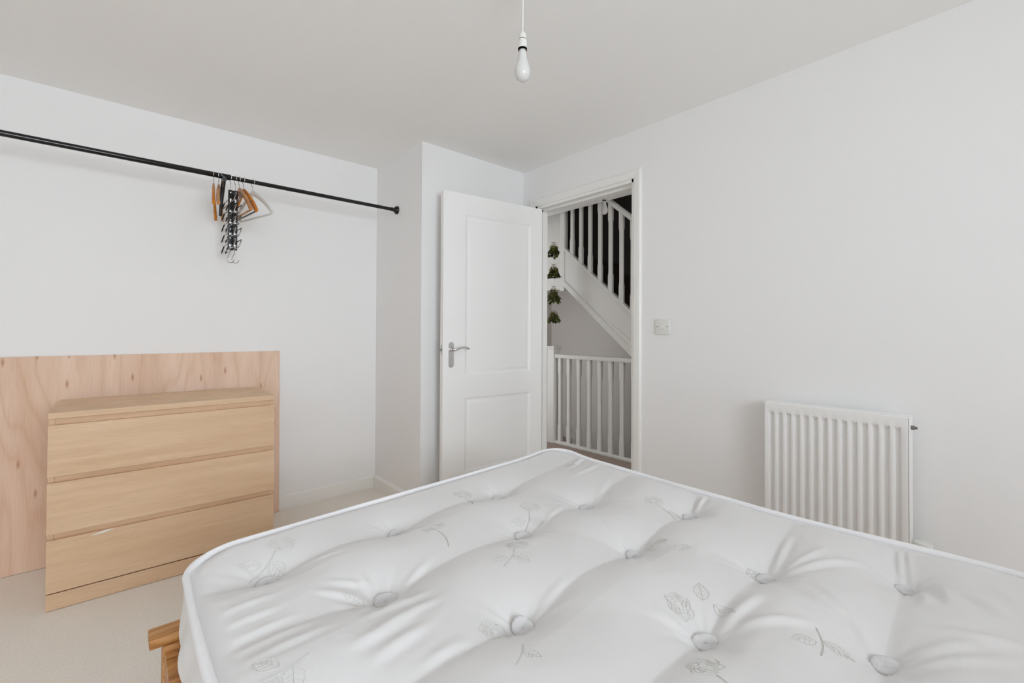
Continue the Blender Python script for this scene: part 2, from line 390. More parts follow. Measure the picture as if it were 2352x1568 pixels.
bm = bmesh.new(); prism(bm, stadium(dT/2, 1.003, .018, .058, 8), -.0012, .001, 'x'); finish('latch_plate', bm, M['satin'], door, smooth=30)
bm = boxes(((-.010, dT/2-.006, .995), (0, dT/2+.006, 1.011)), bev=.002); finish('latch_bolt', bm, M['grey_metal'], door)
for z in (.22, 1.0, 1.75):
    bm = bmesh.new(); lathe(bm, [(.006, z-.045), (.006, z+.045)], (dW+.004, dT+.002, 0), 'z', 12)
    finish('hinge', bm, M['chrome'], door, smooth=40)

# ------------------------------------------------------------------ landing and stairwell beyond the door
XS = 3.36                                   # plane of the balustrades
struct('floor_landing', boxes(((X1+WT, LYS-.1, -.2), (XS+.03, LYE, 0)), ((XS+.03, 3.95, -.2), (LXE, LYE, 0)), ((XS+.03, LYS-.1, -.2), (LXE, .72, 0))), M['landing_carpet'])
struct('floor_threshold', boxes(((X1, DY0, -.1), (X1+WT, DY1, .001))), M['landing_carpet'])
struct('ceiling_landing', boxes(((X1+WT, LYS-.1, HC), (XS-.055, LYE+.1, HC+.22))), M['ceiling'])
SL = 0.844                                  # pitch of the upper flight
def ztop(y): return 1.296+(y-2.2675)*SL      # top edge of the upper string
yA, zA = LYS, ztop(LYS)-.1
bm = bmesh.new(); prism(bm, [(LYS-.1, -2.6), (LYE+.1, -2.6), (LYE+.1, 3.0), (3.82, 3.0), (3.82, ztop(3.25)-.30), (3.25, ztop(3.25)-.30), (.72, ztop(.72)-.30), (.72, -.1), (LYS-.1, -.1)], LXE, LXE+.1, 'x')
struct('wall_stair', bm, M['landing_wall'])
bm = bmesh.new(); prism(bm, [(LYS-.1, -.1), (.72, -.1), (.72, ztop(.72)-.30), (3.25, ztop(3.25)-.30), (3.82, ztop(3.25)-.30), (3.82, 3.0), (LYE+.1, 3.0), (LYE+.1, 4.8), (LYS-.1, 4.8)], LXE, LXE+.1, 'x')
struct('wall_stair_upper', bm, M['shaded_wall'])  # split off from the pale wall to carry shade in its colour
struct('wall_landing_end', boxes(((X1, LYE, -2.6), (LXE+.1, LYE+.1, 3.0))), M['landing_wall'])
struct('wall_landing_end_upper', boxes(((XS-.2, LYE, 3.0), (LXE+.1, LYE+.1, 4.8))), M['shaded_wall'])
struct('wall_upper_side', boxes(((XS-.15, LYS-.1, HC+.2), (XS-.055, LYE+.1, 4.8))), M['shaded_wall'])
struct('ceiling_upper', boxes(((XS-.2, LYS-.1, 4.8), (LXE+.1, LYE+.1, 4.9))), M['shaded_wall'])
struct('wall_stair_near', boxes(((XS-.2, LYS-.2, 2.5), (LXE+.1, LYS-.1, 4.8))), M['shaded_wall'])
struct('wall_landing_near', boxes(((X1+WT, LYS-.2, 0), (2.48, LYS-.1, 2.5)), ((3.22, LYS-.2, -.2), (LXE+.1, LYS-.1, 2.5)), ((2.48, LYS-.2, 0), (3.22, LYS-.1, .88)), ((2.48, LYS-.2, 2.02), (3.22, LYS-.1, 2.5))), M['landing_wall'])  # opening made up for the landing fill lamp
struct('wall_stair_lower', boxes(((XS-.05, LYS-.1, -2.6), (XS+.028, 3.95, -.2)), ((XS-.05, 3.95, -2.6), (LXE, 4.0, -.2)), ((XS, LYS-.2, -2.6), (LXE+.1, LYS-.1, -.2))), M['landing_wall'])
struct('floor_lower', boxes(((XS-.1, LYS-.2, -2.7), (LXE+.1, LYE+.1, -2.6))), M['landing_carpet'])
struct('baseboard_landing', boxes(((XS+.03, LYE-.016, 0), (LXE, LYE, .1)), ((X1+WT, LYE-.016, 0), (XS+.03, LYE, .1))), M['trim'])

def baluster(bm, x, y, z0, z1, sl=0.0, w=.0195):
    """square ends, stop-chamfered middle; sl tilts the cut at both ends"""
    L = z1-z0
    lev = [(0, w, .0025), (.17, w, .0025), (.21, w*.91, .006), (.79, w*.91, .006), (.83, w, .0025), (1, w, .0025)]
    rings = []
    for t, a, c in lev:
        P = [(a, a-c), (a-c, a), (-a+c, a), (-a, a-c), (-a, -a+c), (-a+c, -a), (a-c, -a), (a, -a+c)]
        rings.append([bm.verts.new((x+p, y+q, z0+t*L+(sl*q if t in (0, 1) else 0))) for p, q in P])
    for a, b in zip(rings, rings[1:]):
        for k in range(8): bm.faces.new((a[k], a[(k+1) % 8], b[(k+1) % 8], b[k]))
    bm.faces.new(rings[0][::-1]); bm.faces.new(rings[-1])
def newel(bm, x, y, z0, z1, w=.045, cap=True):
    box(bm, (x-w, y-w, z0), (x+w, y+w, z1), .004)
    if cap:
        box(bm, (x-w-.012, y-w-.012, z1), (x+w+.012, y+w+.012, z1+.018), .004)
        box(bm, (x-w-.004, y-w-.004, z1+.018), (x+w+.004, y+w+.004, z1+.030), .004)

# landing balustrade
lb_ = thing('landing_balustrade', 'white painted balustrade guarding the stairwell edge of the landing floor', 'balustrade', (XS, 2.0, 0))
O = (XS, 2.0, 0)
bm = bmesh.new(); newel(bm, XS, 3.190, 0, .948); finish('newel_post', bm, M['white_paint'], lb_, O, 30)
bm = boxes(((XS-.034, .70, .857), (XS+.034, 3.145, .897)), bev=.008); finish('handrail', bm, M['white_paint'], lb_, O, 40)
bm = boxes(((XS-.034, .70, .001), (XS+.028, 3.145, .028)), bev=.004); finish('base_rail', bm, M['white_paint'], lb_, O, 40)
ys = [3.0935, 2.9774, 2.8493, 2.7214, 2.599, 2.477, 2.3557]
while ys[-1] > .95: ys.append(ys[-1]-.122)
for y in ys:
    bm = bmesh.new(); baluster(bm, XS, y, .027, .860); finish('baluster', bm, M['white_paint'], lb_, O, 30)
bm = bmesh.new(); newel(bm, XS, .68, 0, .948); finish('newel_post', bm, M['white_paint'], lb_, O, 30)

# upper flight
st = thing('staircase', 'white staircase climbing past the doorway with carpeted steps in a colour darkened for shade', 'staircase', (XS, .75, 0))
O = (XS, .75, 0)
Yb, Yt = .725, 3.03
bm = bmesh.new(); prism(bm, [(Yb, max(.0, ztop(Yb)-.345)), (Yb, ztop(Yb)), (Yt, ztop(Yt)), (Yt, ztop(Yt)-.345), (Yb+.40, .002)], XS-.018, XS+.022, 'x')
finish('string', bm, M['white_paint'], st, O)
bm = bmesh.new(); prism(bm, [(Yb+.35, ztop(Yb+.35)-.362), (Yb+.35, ztop(Yb+.35)-.305), (Yt, ztop(Yt)-.305), (Yt, ztop(Yt)-.362)], XS-.034, XS-.014, 'x')
finish('string_moulding', bm, M['white_paint'], st, O)
bm = bmesh.new(); prism(bm, [(Yb, ztop(Yb)), (Yb, ztop(Yb)+.022), (Yt, ztop(Yt)+.022), (Yt, ztop(Yt))], XS-.028, XS+.030, 'x')
finish('string_capping', bm, M['white_paint'], st, O)
bm = bmesh.new(); prism(bm, [(Yb, ztop(Yb)+.80), (Yb, ztop(Yb)+.855), (Yt, ztop(Yt)+.855), (Yt, ztop(Yt)+.80)], XS-.032, XS+.032, 'x')
bmesh.ops.bevel(bm, geom=[e for e in bm.edges if abs(e.verts[0].co.y-e.verts[1].co.y) > 1], offset=.012, segments=3, affect='EDGES')
finish('handrail', bm, M['white_paint'], st, O, 40)
bm = bmesh.new(); newel(bm, XS, 3.052, 1.53, ztop(3.03)+.98, .029); finish('newel_post', bm, M['white_paint'], st, O, 30)
ys = [2.9382, 2.8276, 2.7158, 2.5983, 2.4807, 2.3634]
while ys[-1] > .95: ys.append(ys[-1]-.117)
for y in ys:
    bm = bmesh.new(); baluster(bm, XS, y, ztop(y)+.020, ztop(y)+.805, SL); finish('baluster', bm, M['white_paint'], st, O, 30)
RISE, GO = .1995, .2364
k = 0
y = Yb+.02
while y < Yt-.05:
    z = ztop(y)-.06
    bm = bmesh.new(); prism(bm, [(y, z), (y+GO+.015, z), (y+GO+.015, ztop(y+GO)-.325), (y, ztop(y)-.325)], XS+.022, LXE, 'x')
    finish('step', bm, M['shaded_stair_carpet'], st, O); y += GO
bm = bmesh.new(); prism(bm, [(Yb+.3, .0), (Yt, ztop(Yt)-.345), (Yt, ztop(Yt)-.325), (Yb+.3, .02)], XS+.02, LXE, 'x')
finish('soffit', bm, M['landing_wall'], st, O)
bm = boxes(((XS+.12, Yt+.02, 1.70), (LXE, LYE, 1.90))); finish('half_landing', bm, M['shaded_stair_carpet'], st, O)
bm = boxes(((XS+.08, 3.10, 1.56), (XS+.115, LYE, 2.46)), ((XS+.08, 3.05, 1.685), (LXE, LYE, 1.699))); finish('landing_fascia', bm, M['white_paint'], st, O)

# lower flight going down
sl_ = thing('lower_staircase', 'carpeted stair flight going down behind the white landing balusters', 'staircase', (3.8, 3.9, -.2))
O = (3.8, 3.9, -.2)
for k in range(11):
    y1 = 3.95-k*GO; z1 = -.2-k*.2
    bm = boxes(((XS+.03, y1-GO, z1-.16), (LXE-.03, y1, z1)), bev=.006); finish('step', bm, M['landing_carpet'], sl_, O)
bm = bmesh.new(); prism(bm, [(4.05, -.02), (4.05, .10), (3.95, .10), (1.4, -2.05), (1.4, -2.30)], LXE-.03, LXE-.002, 'x')
finish('string', bm, M['white_paint'], sl_, O)

# landing lamp
def bulb_profile(s=1.0):
    P = [(.0125, .000), (.0135, -.010), (.0150, -.024), (.0185, -.040), (.0240, -.056), (.0275, -.070), (.0282, -.080), (.0262, -.093), (.0205, -.104), (.0120, -.111), (.004, -.1135)]
    return [(r*s, z*s) for r, z in P]
def pendant(name, label, x, y, zc, ztopholder, bs, rs=1.0):
    """zc ceiling height, ztopholder top of the lampholder, bs bulb scale"""
    t = thing(name, label, 'pendant lamp', (x, y, zc))
    O = (x, y, zc)
    bm = bmesh.new(); lathe(bm, [(.042, zc), (.042, zc-.010), (.034, zc-.022), (.012, zc-.030), (.006, zc-.034)], (x, y, 0), 'z', 32)
    finish('ceiling_rose', bm, M['white_plastic'], t, O, 40)
    bm = bmesh.new(); tube(bm, [(x, y, zc-.03), (x+.001, y, (zc+ztopholder)/2), (x, y, ztopholder-.004)], .0030, 10)
    finish('flex', bm, M['white_plastic'], t, O, 60)
    bm = bmesh.new(); z = ztopholder
    lathe(bm, [(.005, z), (.0095, z-.003), (.0118, z-.010), (.0128, z-.024)], (x, y, 0), 'z', 32)
    h = finish('lampholder', bm, M['white_plastic'], t, O, 40)
    bm = bmesh.new(); lathe(bm, [(.0126, z-.0238), (.0126, z-.0262)], (x, y, 0), 'z', 32); finish('seam_ring', bm, M['gap'], h, O, 40)
    bm = bmesh.new(); lathe(bm, [(.0132, z-.0260), (.0142, z-.030), (.0146, z-.052), (.0150, z-.0545)], (x, y, 0), 'z', 32); finish('skirt_ring', bm, M['white_plastic'], h, O, 40)
    bm = bmesh.new(); lathe(bm, [(.0140, z-.0543), (.0148, z-.0548), (.0144, z-.060), (.0120, z-.0605)], (x, y, 0), 'z', 32); finish('bayonet_gap', bm, M['gap'], h, O, 40)
    bm = bmesh.new(); lathe(bm, [(r, z-.058+zz) for r, zz in bulb_profile(bs)], (x, y, 0), 'z', 40); finish('bulb', bm, M['bulb'], t, O, 180)
    return t
pendant('landing_pendant_lamp', 'bare white bulb in a short holder hanging from the landing ceiling beyond the door', 2.78, 2.1135, HC, 2.182, .94)
pendant('pendant_lamp', 'bare white bulb hanging on a thin white flex in the middle of the bedroom', 1.0, 1.0950, HC, 2.118, .93)

# hanging birdcage garland
def garland():
    gx, gy = 3.10, 2.943
    t = thing('birdcage_garland', 'hanging string of four tiny wire birdcages trailing green leaves beside the staircase', 'garland', (gx, gy, HC))
    O = (gx, gy, HC)
    M['wire'] = material('champagne_wire', lin(176, 164, 140), 0.35, 0.6)
    M['leaf'] = material('dark_olive_leaf', lin(62, 72, 18), 0.5, 0, 0.3)
    add_noise_color(M['leaf'], lin(18, 22, 5), lin(88, 94, 18), 22, 2)
    bm = bmesh.new(); tube(bm, [(gx, gy, HC), (gx, gy, 1.25)], .0012, 6); finish('cord', bm, M['white_plastic'], t, O)
    for q, (zt, zb) in enumerate(((1.960, 1.800), (1.755, 1.605), (1.545, 1.360), (1.330, 1.170))):
        r = random.Random(40+q)
        zc = zt-.035; R = .040; H = .050
        bm = bmesh.new()
        for k in range(10):
            a = 2*PI*k/10
            tube(bm, [(gx+R*math.cos(a)*math.sin(f), gy+R*math.sin(a)*math.sin(f), zc-.005+(.032*math.cos(f))) for f in (0.15, .5, .9, 1.3, 1.57)]+[(gx+R*math.cos(a), gy+R*math.sin(a), zc-H)], .0014, 5)
        for z in (zc-.008, zc-H):
            tube(bm, [(gx+R*math.cos(2*PI*k/24), gy+R*math.sin(2*PI*k/24), z) for k in range(24)], .002, 6, True)
        tube(bm, [(gx+.008*math.cos(2*PI*k/12), gy+.0, zc+.036+.008*math.sin(2*PI*k/12)) for k in range(12)], .0014, 5, True)
        cage = finish('cage', bm, M['wire'], t, O, 60)
        bm = bmesh.new()                       # little bow / bird on top
        for s in (-1, 1):
            v = [bm.verts.new(p) for p in ((gx, gy, zt+.002), (gx+s*.020*CR.x, gy+s*.020*CR.y, zt+.014), (gx+s*.024*CR.x, gy+s*.024*CR.y, zt+.008), (gx+s*.006*CR.x, gy+s*.006*CR.y, zt-.003))]
            f = bm.faces.new(v); e = bmesh.ops.extrude_face_region(bm, geom=[f]); bmesh.ops.translate(bm, verts=[g for g in e['geom'] if isinstance(g, bmesh.types.BMVert)], vec=(.002, .002, 0))
        finish('bow', bm, M['grey_metal'], cage, O)
        bm = bmesh.new()                       # leaves: lobed, curled blades falling out of the cage
        for k in range(95):
            a = r.uniform(0, 2*PI); f = r.random()
            z0 = zc+.016-f*(zc+.006-zb-.035)*r.uniform(.6, 1.0); rad = .016+.036*max(0, min(1, (zc-z0)/.075))*r.uniform(.6, 1.1)
            c = Vector((gx+rad*math.cos(a), gy+rad*math.sin(a), z0)); d = Vector((math.cos(a)*.7, math.sin(a)*.7, -r.uniform(.5, 1.3))).normalized()
            sd = Vector((-math.sin(a), math.cos(a), r.uniform(-.3, .3))).normalized(); nn = d.cross(sd); L = r.uniform(.030, .048)
            prof = [(0, .12), (.2, .55), (.38, .38), (.55, .62), (.75, .34), (1, .03)]
            Lr, Rr, Cr = [], [], []
            for u, w in prof:
                p = c+d*(L*u)+nn*(.006*math.sin(u*3))
                Cr.append(bm.verts.new(p)); Lr.append(bm.verts.new(p+sd*(L*w*.7)-nn*.004)); Rr.append(bm.verts.new(p-sd*(L*w*.7)-nn*.004))
            for i in range(len(prof)-1):
                bm.faces.new((Lr[i], Cr[i], Cr[i+1], Lr[i+1])); bm.faces.new((Cr[i], Rr[i], Rr[i+1], Cr[i+1]))
        f = finish('foliage', bm, M['leaf'], cage, O, 60); f['kind'] = 'stuff'
garland()

# ------------------------------------------------------------------ plywood sheet against the far wall
t = thing('plywood_sheet', 'large pinkish plywood sheet leaning on the wall behind the chest of drawers', 'board', (-.1, 3.08, 0))
bm = bmesh.new(); prism(bm, [(3.064, .002), (3.074, .002), (3.107, .998), (3.097, .998)], -1.05, .768, 'x')
for v in bm.verts:
    if v.co.z > .5: v.co.x += (.003 if v.co.x > 0 else 0)
finish('sheet', bm, M['ply'], t, (-.1, 3.08, 0))

# ------------------------------------------------------------------ chest of drawers
t = thing('chest_of_drawers', 'low light oak chest of three wide drawers standing before the plywood sheet', 'chest of drawers', (-.2046, 2.5761, 0), math.radians(-.67))
W, D, Hh = .822, .46, .792
def part(name, lo, hi, bev, parent, mat='oak', **k): return finish(name, boxes((lo, hi), bev=bev), M[mat], parent, None, **k)
part('top_panel', (0, 0, .768), (W, D, Hh), .0015, t)
part('side_panel', (.001, .018, 0), (.019, D-.005, .767), .001, t); part('side_panel', (W-.019, .018, 0), (W-.001, D-.005, .767), .001, t)
part('back_panel', (.019, D-.012, .02), (W-.019, D-.005, .767), 0, t)
part('plinth', (.0005, .001, .002), (W-.0005, .019, .0655), .001, t)
part('plinth_rail', (.019, .030, .060), (W-.019, .050, .075), 0, t, 'gap')
for z0, z1 in ((.0705, .281), (.306, .510), (.535, .742)):
    d = part('drawer', (0, 0, z0), (W, .018, z1), .0012, t)
    bm = bmesh.new(); prism(bm, [(.0195, z1-.012), (.027, z1-.012), (.027, z1+.0255), (.0165, z1+.0255)], .0195, W-.0195, 'x')
    finish('finger_rail', bm, M['oak'], d)
    part('tray', (.03, .022, z0+.02), (W-.03, D-.03, z0+.035), 0, d)
    if z0 < .1:
        bm = bmesh.new()  # thin white patch along the top edge of the lowest drawer
        P = [(.128, z1-.014), (.150, z1-.012), (.172, z1-.010), (.196, z1-.0035), (.202, z1-.0002), (.182, z1-.0002), (.160, z1-.005), (.142, z1-.0095)]
        prism(bm, P, -.0008, .002)
        c = finish('white_patch', bm, M['white_plastic'], d); c['label'] = 'white patch on the top edge'

# ------------------------------------------------------------------ clothes rail and hangers
RY, RZ = 2.790, 1.9385
t = thing('clothes_rail', 'long black tension rod clothes rail fixed high along the far wall', 'clothes rail', (XC, RY, RZ))
O = (XC, RY, RZ)
bm = bmesh.new(); lathe(bm, [(.0132, XL+.02), (.0132, .425), (.0128, .427)], (0, RY, RZ), 'x', 24); finish('outer_tube', bm, M['black'], t, O, 40)
bm = bmesh.new(); lathe(bm, [(.0110, .42), (.0110, XC-.02)], (0, RY, RZ), 'x', 24); finish('inner_tube', bm, M['black'], t, O, 40)
bm = bmesh.new(); lathe(bm, [(.0146, .405), (.0150, .409), (.0150, .441), (.0135, .445)], (0, RY, RZ), 'x', 24); finish('joint_collar', bm, M['black'], t, O, 40)
for s, x in ((1, XC), (-1, XL)):
    bm = bmesh.new(); lathe(bm, [(.0128, x-s*.045), (.0132, x-s*.024), (.018, x-s*.020), (.027, x-s*.010), (.028, x-s*.0005)], (0, RY, RZ), 'x', 28)
    finish('end_cap', bm, M['black'], t, O, 40)

def hook_pts(r=.0165, neck=.040, n=14, zt=0.0):
    """hook in the local YZ plane, hanging over a rod centred on the origin; returns points from the tip down to the neck"""
    P = []
    for k in range(n+1):
        a = math.radians(-35+ (215)*k/n)
        P.append((0, -r*math.cos(a), r*math.sin(a)))
    P.append((0, r*.98, -.012)); P.append((0, r*.55, -.024)); P.append((0, .001, -.034)); P.append((0, 0, -neck-.012))
    return P
def arm_section(bm, pts, ws, hs):
    """sweep an oval of width ws (local x) and height hs along pts in the YZ plane"""
    rings = []
    n = 12
    for i, p in enumerate(pts):
        p = Vector(p); tg = (Vector(pts[min(i+1, len(pts)-1)])-Vector(pts[max(i-1, 0)])).normalized()
        up = Vector((1, 0, 0)).cross(tg); 
        rings.append([bm.verts.new(p+Vector((1, 0, 0))*(ws[i]/2*math.copysign(abs(math.cos(2*PI*k/n))**.7, math.cos(2*PI*k/n)))+up*(hs[i]/2*math.copysign(abs(math.sin(2*PI*k/n))**.7, math.sin(2*PI*k/n)))) for k in range(n)])
    for a, b in zip(rings, rings[1:]):
        for k in range(n): bm.faces.new((a[k], a[(k+1) % n], b[(k+1) % n], b[k]))
    bm.faces.new(rings[0][::-1]); bm.faces.new(rings[-1])
def make_hanger(name, label, x, deg, mat, barmat, group=None, tilt=0.0, half=.205, drop=.135, bow=.0, thick=.013, bar=True):
    t = thing(name, label, 'clothes hanger', (x, RY, RZ), math.radians(deg), group)
    if tilt: t.rotation_euler = (math.radians(tilt), 0, math.radians(deg))
    bm = bmesh.new(); tube(bm, hook_pts(), .0017, 8); finish('hook', bm, M['chrome'], t, None, 60)
    zn = -.058
    bm = bmesh.new(); pts, ws, hs = [], [], []
    for k in range(-12, 13):
        u = k/12; y = half*u; a = abs(u)
        z = zn-drop*(a**1.15)*(1-.10*math.sin(PI*a))
        pts.append((bow*(a**2), y, z)); ws.append(thick*(1.0+.5*a if mat != 'white_plastic' else 1)); hs.append(.030-.009*a)
    arm_section(bm, pts, ws, hs); finish('shoulder_bar', bm, M[mat], t, None, 50)
    if bar:
        zb = zn-drop-.004
        bm = bmesh.new(); tube(bm, [(bow, -half+.012, zb), (bow, half-.012, zb)], .0048, 10); finish('trouser_bar', bm, M[barmat], t, None, 60)
    return t
make_hanger('coat_hanger', 'orange wooden hanger at the outer end of the row, beside the pale wooden one', .371, -9, 'hanger_wood', 'hanger_wood', bar=False, bow=.006, thick=.010)
make_hanger('coat_hanger', 'pale brown wooden hanger between the orange hanger and the black hanger', .3935, -11, 'hanger_wood_pale', 'hanger_wood_pale', bar=False, bow=.010, thick=.011)
make_hanger('coat_hanger', 'black plastic hanger tipped upward under the collar of the rail', .4050, -4, 'black_plastic', 'black_plastic', tilt=-30, thick=.010, half=.135, drop=.10)
make_hanger('coat_hanger', 'pale wooden hanger with a bar just beyond the black strip trouser hangers', .4874, 5, 'hanger_wood_pale', 'hanger_wood_pale', half=.20, drop=.138, thick=.0115)
make_hanger('coat_hanger', 'orange wooden hanger next to the white plastic hanger', .5079, 6, 'hanger_wood', 'grey_metal', half=.20, drop=.140, thick=.0115)
make_hanger('coat_hanger', 'white plastic hanger swung outward at the inner end of the row', .5523, 15, 'white_plastic', 'white_plastic', half=.205, drop=.140, thick=.010)

def make_trouser_hanger(label, x, deg):
    t = thing('trouser_hanger', label, 'clothes hanger', (x, RY, RZ), math.radians(deg), 'black strip trouser hangers')
    bm = bmesh.new(); tube(bm, hook_pts(neck=.058), .0017, 8); finish('hook', bm, M['chrome'], t, None, 60)
    z0, z1 = -.385, -.066
    finish('strip', boxes(((-.0105, -.006, z0), (.0105, .006, z1)), bev=.0025), M['black_plastic'], t, None, 40)
    for k in range(7):
        z = z1-.014-k*.0485
        bm = bmesh.new(); lathe(bm, [(.0042, -.0058), (.0042, -.0075), (.002, -.0085)], (0, 0, z), 'y', 10); finish('rivet', bm, M['chrome'], t, None, 50)
    for k in range(5):
        z = z1-.052-k*.0605; L, hw, hz = .165, .014, .021; P = []
        for (cy, cz, a0) in ((L-.012, hz-.006, 0), (-L+.075, hz-.006, 90), (-L+.075, -hz+.006, 180), (L-.012, -hz+.006, 270)):
            for q in range(4):
                a = math.radians(a0+30*q); yy = cy+.010*math.cos(a); zz = cz+.006*math.sin(a)
                P.append((.0065*zz/hz, yy, z+zz-.05*(yy+L)*.25))
        bm = bmesh.new(); tube(bm, P, .0026, 8, True); lp = finish('swing_arm', bm, M['steel'], t, None, 60)
        bm = bmesh.new(); tube(bm, [P[0], P[1], P[2], P[3]] if False else P[12:16]+P[0:2], .0036, 8); finish('end_sleeve', bm, M['black_plastic'], lp, None, 60)
        bm = bmesh.new(); box(bm, (-.006, -.010, z-.007), (.006, .010, z+.007), .002); finish('clip', bm, M['satin'], lp, None, 40)
    zz = z0+.004; P = [(0, 0, zz), (0, 0, zz-.020), (-.007, 0, zz-.034)]
    for k in range(13):
        a = math.radians(150+ 215*k/12); P.append((.003+.0165*math.cos(a), 0, zz-.055+.0165*math.sin(a)))
    bm = bmesh.new(); tube(bm, P, .0015, 8); finish('lower_hook', bm, M['steel'], t, None, 60)
    return t
make_trouser_hanger('black strip trouser hanger with chrome swing arms nearer the outer end of the rail', .4471, 3)
make_trouser_hanger('black strip trouser hanger with chrome swing arms nearer the white hanger', .4692, 4)

# ------------------------------------------------------------------ light switch
t = thing('light_switch', 'square white single light switch on the wall beside the doorway', 'light switch', (X1, 1.3215, 1.157))
O = (X1, 1.3215, 1.157)
bm = boxes(((X1-.0105, 1.3215-.043, 1.157-.043), (X1, 1.3215+.043, 1.157+.043)), bev=.0035); finish('faceplate', bm, M['white_plastic'], t, O, 40)
bm = bmesh.new(); prism(bm, [(X1-.0105, 1.144), (X1-.0150, 1.146), (X1-.0118, 1.170), (X1-.0105, 1.170)], 1.3115, 1.3315, 'y'); finish('rocker', bm, M['white_plastic'], t, O)
for y in (1.3515, 1.2915):
    bm = bmesh.new(); lathe(bm, [(.0030, X1-.0100), (.0030, X1-.0108), (.001, X1-.0110)], (0, y, 1.157), 'x', 12); finish('screw', bm, M['grey_metal'], t, O, 40)

# ------------------------------------------------------------------ radiator
XF = X1-.100; RY0, RY1, RZ0, RZ1 = .281, .771, .222, .822
t = thing('radiator', 'white panel radiator with vertical flutes mounted on the wall beside the bed', 'radiator', (X1, (RY0+RY1)/2, RZ0))
O = (X1, (RY0+RY1)/2, RZ0)
yy = [RY0+.004]; dd = [0.0]; nf = 14; y0, y1 = RY0+.018, RY1-.014; p = (y1-y0)/nf
for k in range(nf):
    b = y0+k*p
    for f, d in ((.12, 0), (.17, .0012), (.26, .0118), (.32, .0130), (.68, .0130), (.74, .0118), (.83, .0012), (.88, 0)): yy.append(b+f*p); dd.append(d)
yy.append(RY1-.004); dd.append(0.0)
zz = [RZ0+.004, RZ0+.036, RZ0+.040, RZ0+.054, RZ1-.052, RZ1-.040, RZ1-.036, RZ1-.003]; wz = [0, 0, .1, 1, 1, .1, 0, 0]
Yg, Zg = np.meshgrid(np.array(yy), np.array(zz), indexing='ij')
Xg = XF+np.array(dd)[:, None]*np.array(wz)[None, :]
bm = bmesh.new(); V = grid_mesh(bm, Xg, Yg, Zg)
edge = [V[i][0] for i in range(len(yy))]+[V[-1][j] for j in range(1, len(zz))]+[V[i][-1] for i in range(len(yy)-2, -1, -1)]+[V[0][j] for j in range(len(zz)-2, 0, -1)]
bk = [bm.verts.new((XF+.014, v.co.y, v.co.z)) for v in edge]
for k in range(len(edge)):
    bm.faces.new((edge[k], edge[(k+1) % len(edge)], bk[(k+1) % len(edge)], bk[k]))
bm.faces.new(bk[::-1])
finish('front_panel', bm, M['rad'], t, O, 28)
finish('back_panel', boxes(((X1-.045, RY0+.006, RZ0+.006), (X1-.034, RY1-.006, RZ1-.004)), bev=.002), M['rad'], t, O)
for y in (RY0, RY1-.003): finish('side_panel', boxes(((XF+.003, y, RZ0+.003), (X1-.036, y+.003, RZ1-.001)), bev=.001), M['rad'], t, O)
bm = bmesh.new(); box(bm, (XF+.004, RY0, RZ1-.004), (XF+.014, RY1, RZ1), .0015); box(bm, (X1-.046, RY0, RZ1-.004), (X1-.036, RY1, RZ1), .0015)
box(bm, (XF+.013, RY0+.001, RZ1-.0045), (X1-.045, RY1-.001, RZ1-.0015))
finish('top_grille', bm, M['rad'], t, O)
bm = bmesh.new(); lathe(bm, [(.008, RY0+.001), (.008, RY0-.010), (.005, RY0-.010), (.005, RY0-.018)], (XF+.030, 0, RZ1-.040), 'y', 16); finish('bleed_valve', bm, M['grey_metal'], t, O, 40)
bm = bmesh.new()
lathe(bm, [(.011, RY0+.002), (.011, RY0-.030)], (X1-.065, 0, RZ0+.035), 'y', 16)
lathe(bm, [(.013, .225), (.014, .262), (.011, .290)], (X1-.065, .2490, 0), 'z', 20)
lathe(bm, [(.0075, .0), (.0075, .226)], (X1-.065, .2490, 0), 'z', 14)
vb = finish('valve_body', bm, M['chrome'], t, O, 40)
bm = bmesh.new(); lathe(bm, [(.016, .288), (.021, .292), (.0255, .300), (.0265, .330), (.0265, .366), (.0245, .372), (.012, .3745)], (X1-.065, .2490, 0), 'z', 32); finish('valve_head', bm, M['white_plastic'], vb, O, 40)
finish('wall_bracket', boxes(((X1-.036, RY0+.08, RZ0+.05), (X1, RY0+.11, RZ1-.08)), ((X1-.036, RY1-.11, RZ0+.05), (X1, RY1-.08, RZ1-.08))), M['rad'], t, O)

# ------------------------------------------------------------------ bed
bed = thing('wooden_bed', 'honey coloured timber bed base carrying the white mattress', 'bed', (.78, .36, 0))
O = (.78, .36, 0)
finish('foot_rail', boxes(((.062, 1.316, .398), (1.50, 1.374, .420)), bev=.003), M['pine'], bed, O, 40)
for x in (.087, 1.405):
    for y in (1.313, -.66):
        finish('leg', boxes(((x, y, 0.001), (x+.060, y+.055, .398 if y > 0 else .95)), bev=.003), M['pine'], bed, O, 40)
finish('footboard', boxes(((.147, 1.322, .20), (1.405, 1.344, .397)), bev=.002), M['pine'], bed, O)
finish('headboard', boxes(((.147, -.655, .30), (1.405, -.630, .93)), bev=.002), M['pine'], bed, O)
for x in (.090, 1.437): finish('side_rail', boxes(((x, -.605, .245), (x+.025, 1.313, .385)), bev=.003), M['pine'], bed, O, 40)
for k in range(12):
    y = -.56+k*.158; finish('slat', boxes(((.118, y, .384), (1.434, y+.07, .4205)), bev=.002), M['pine'], bed, O)

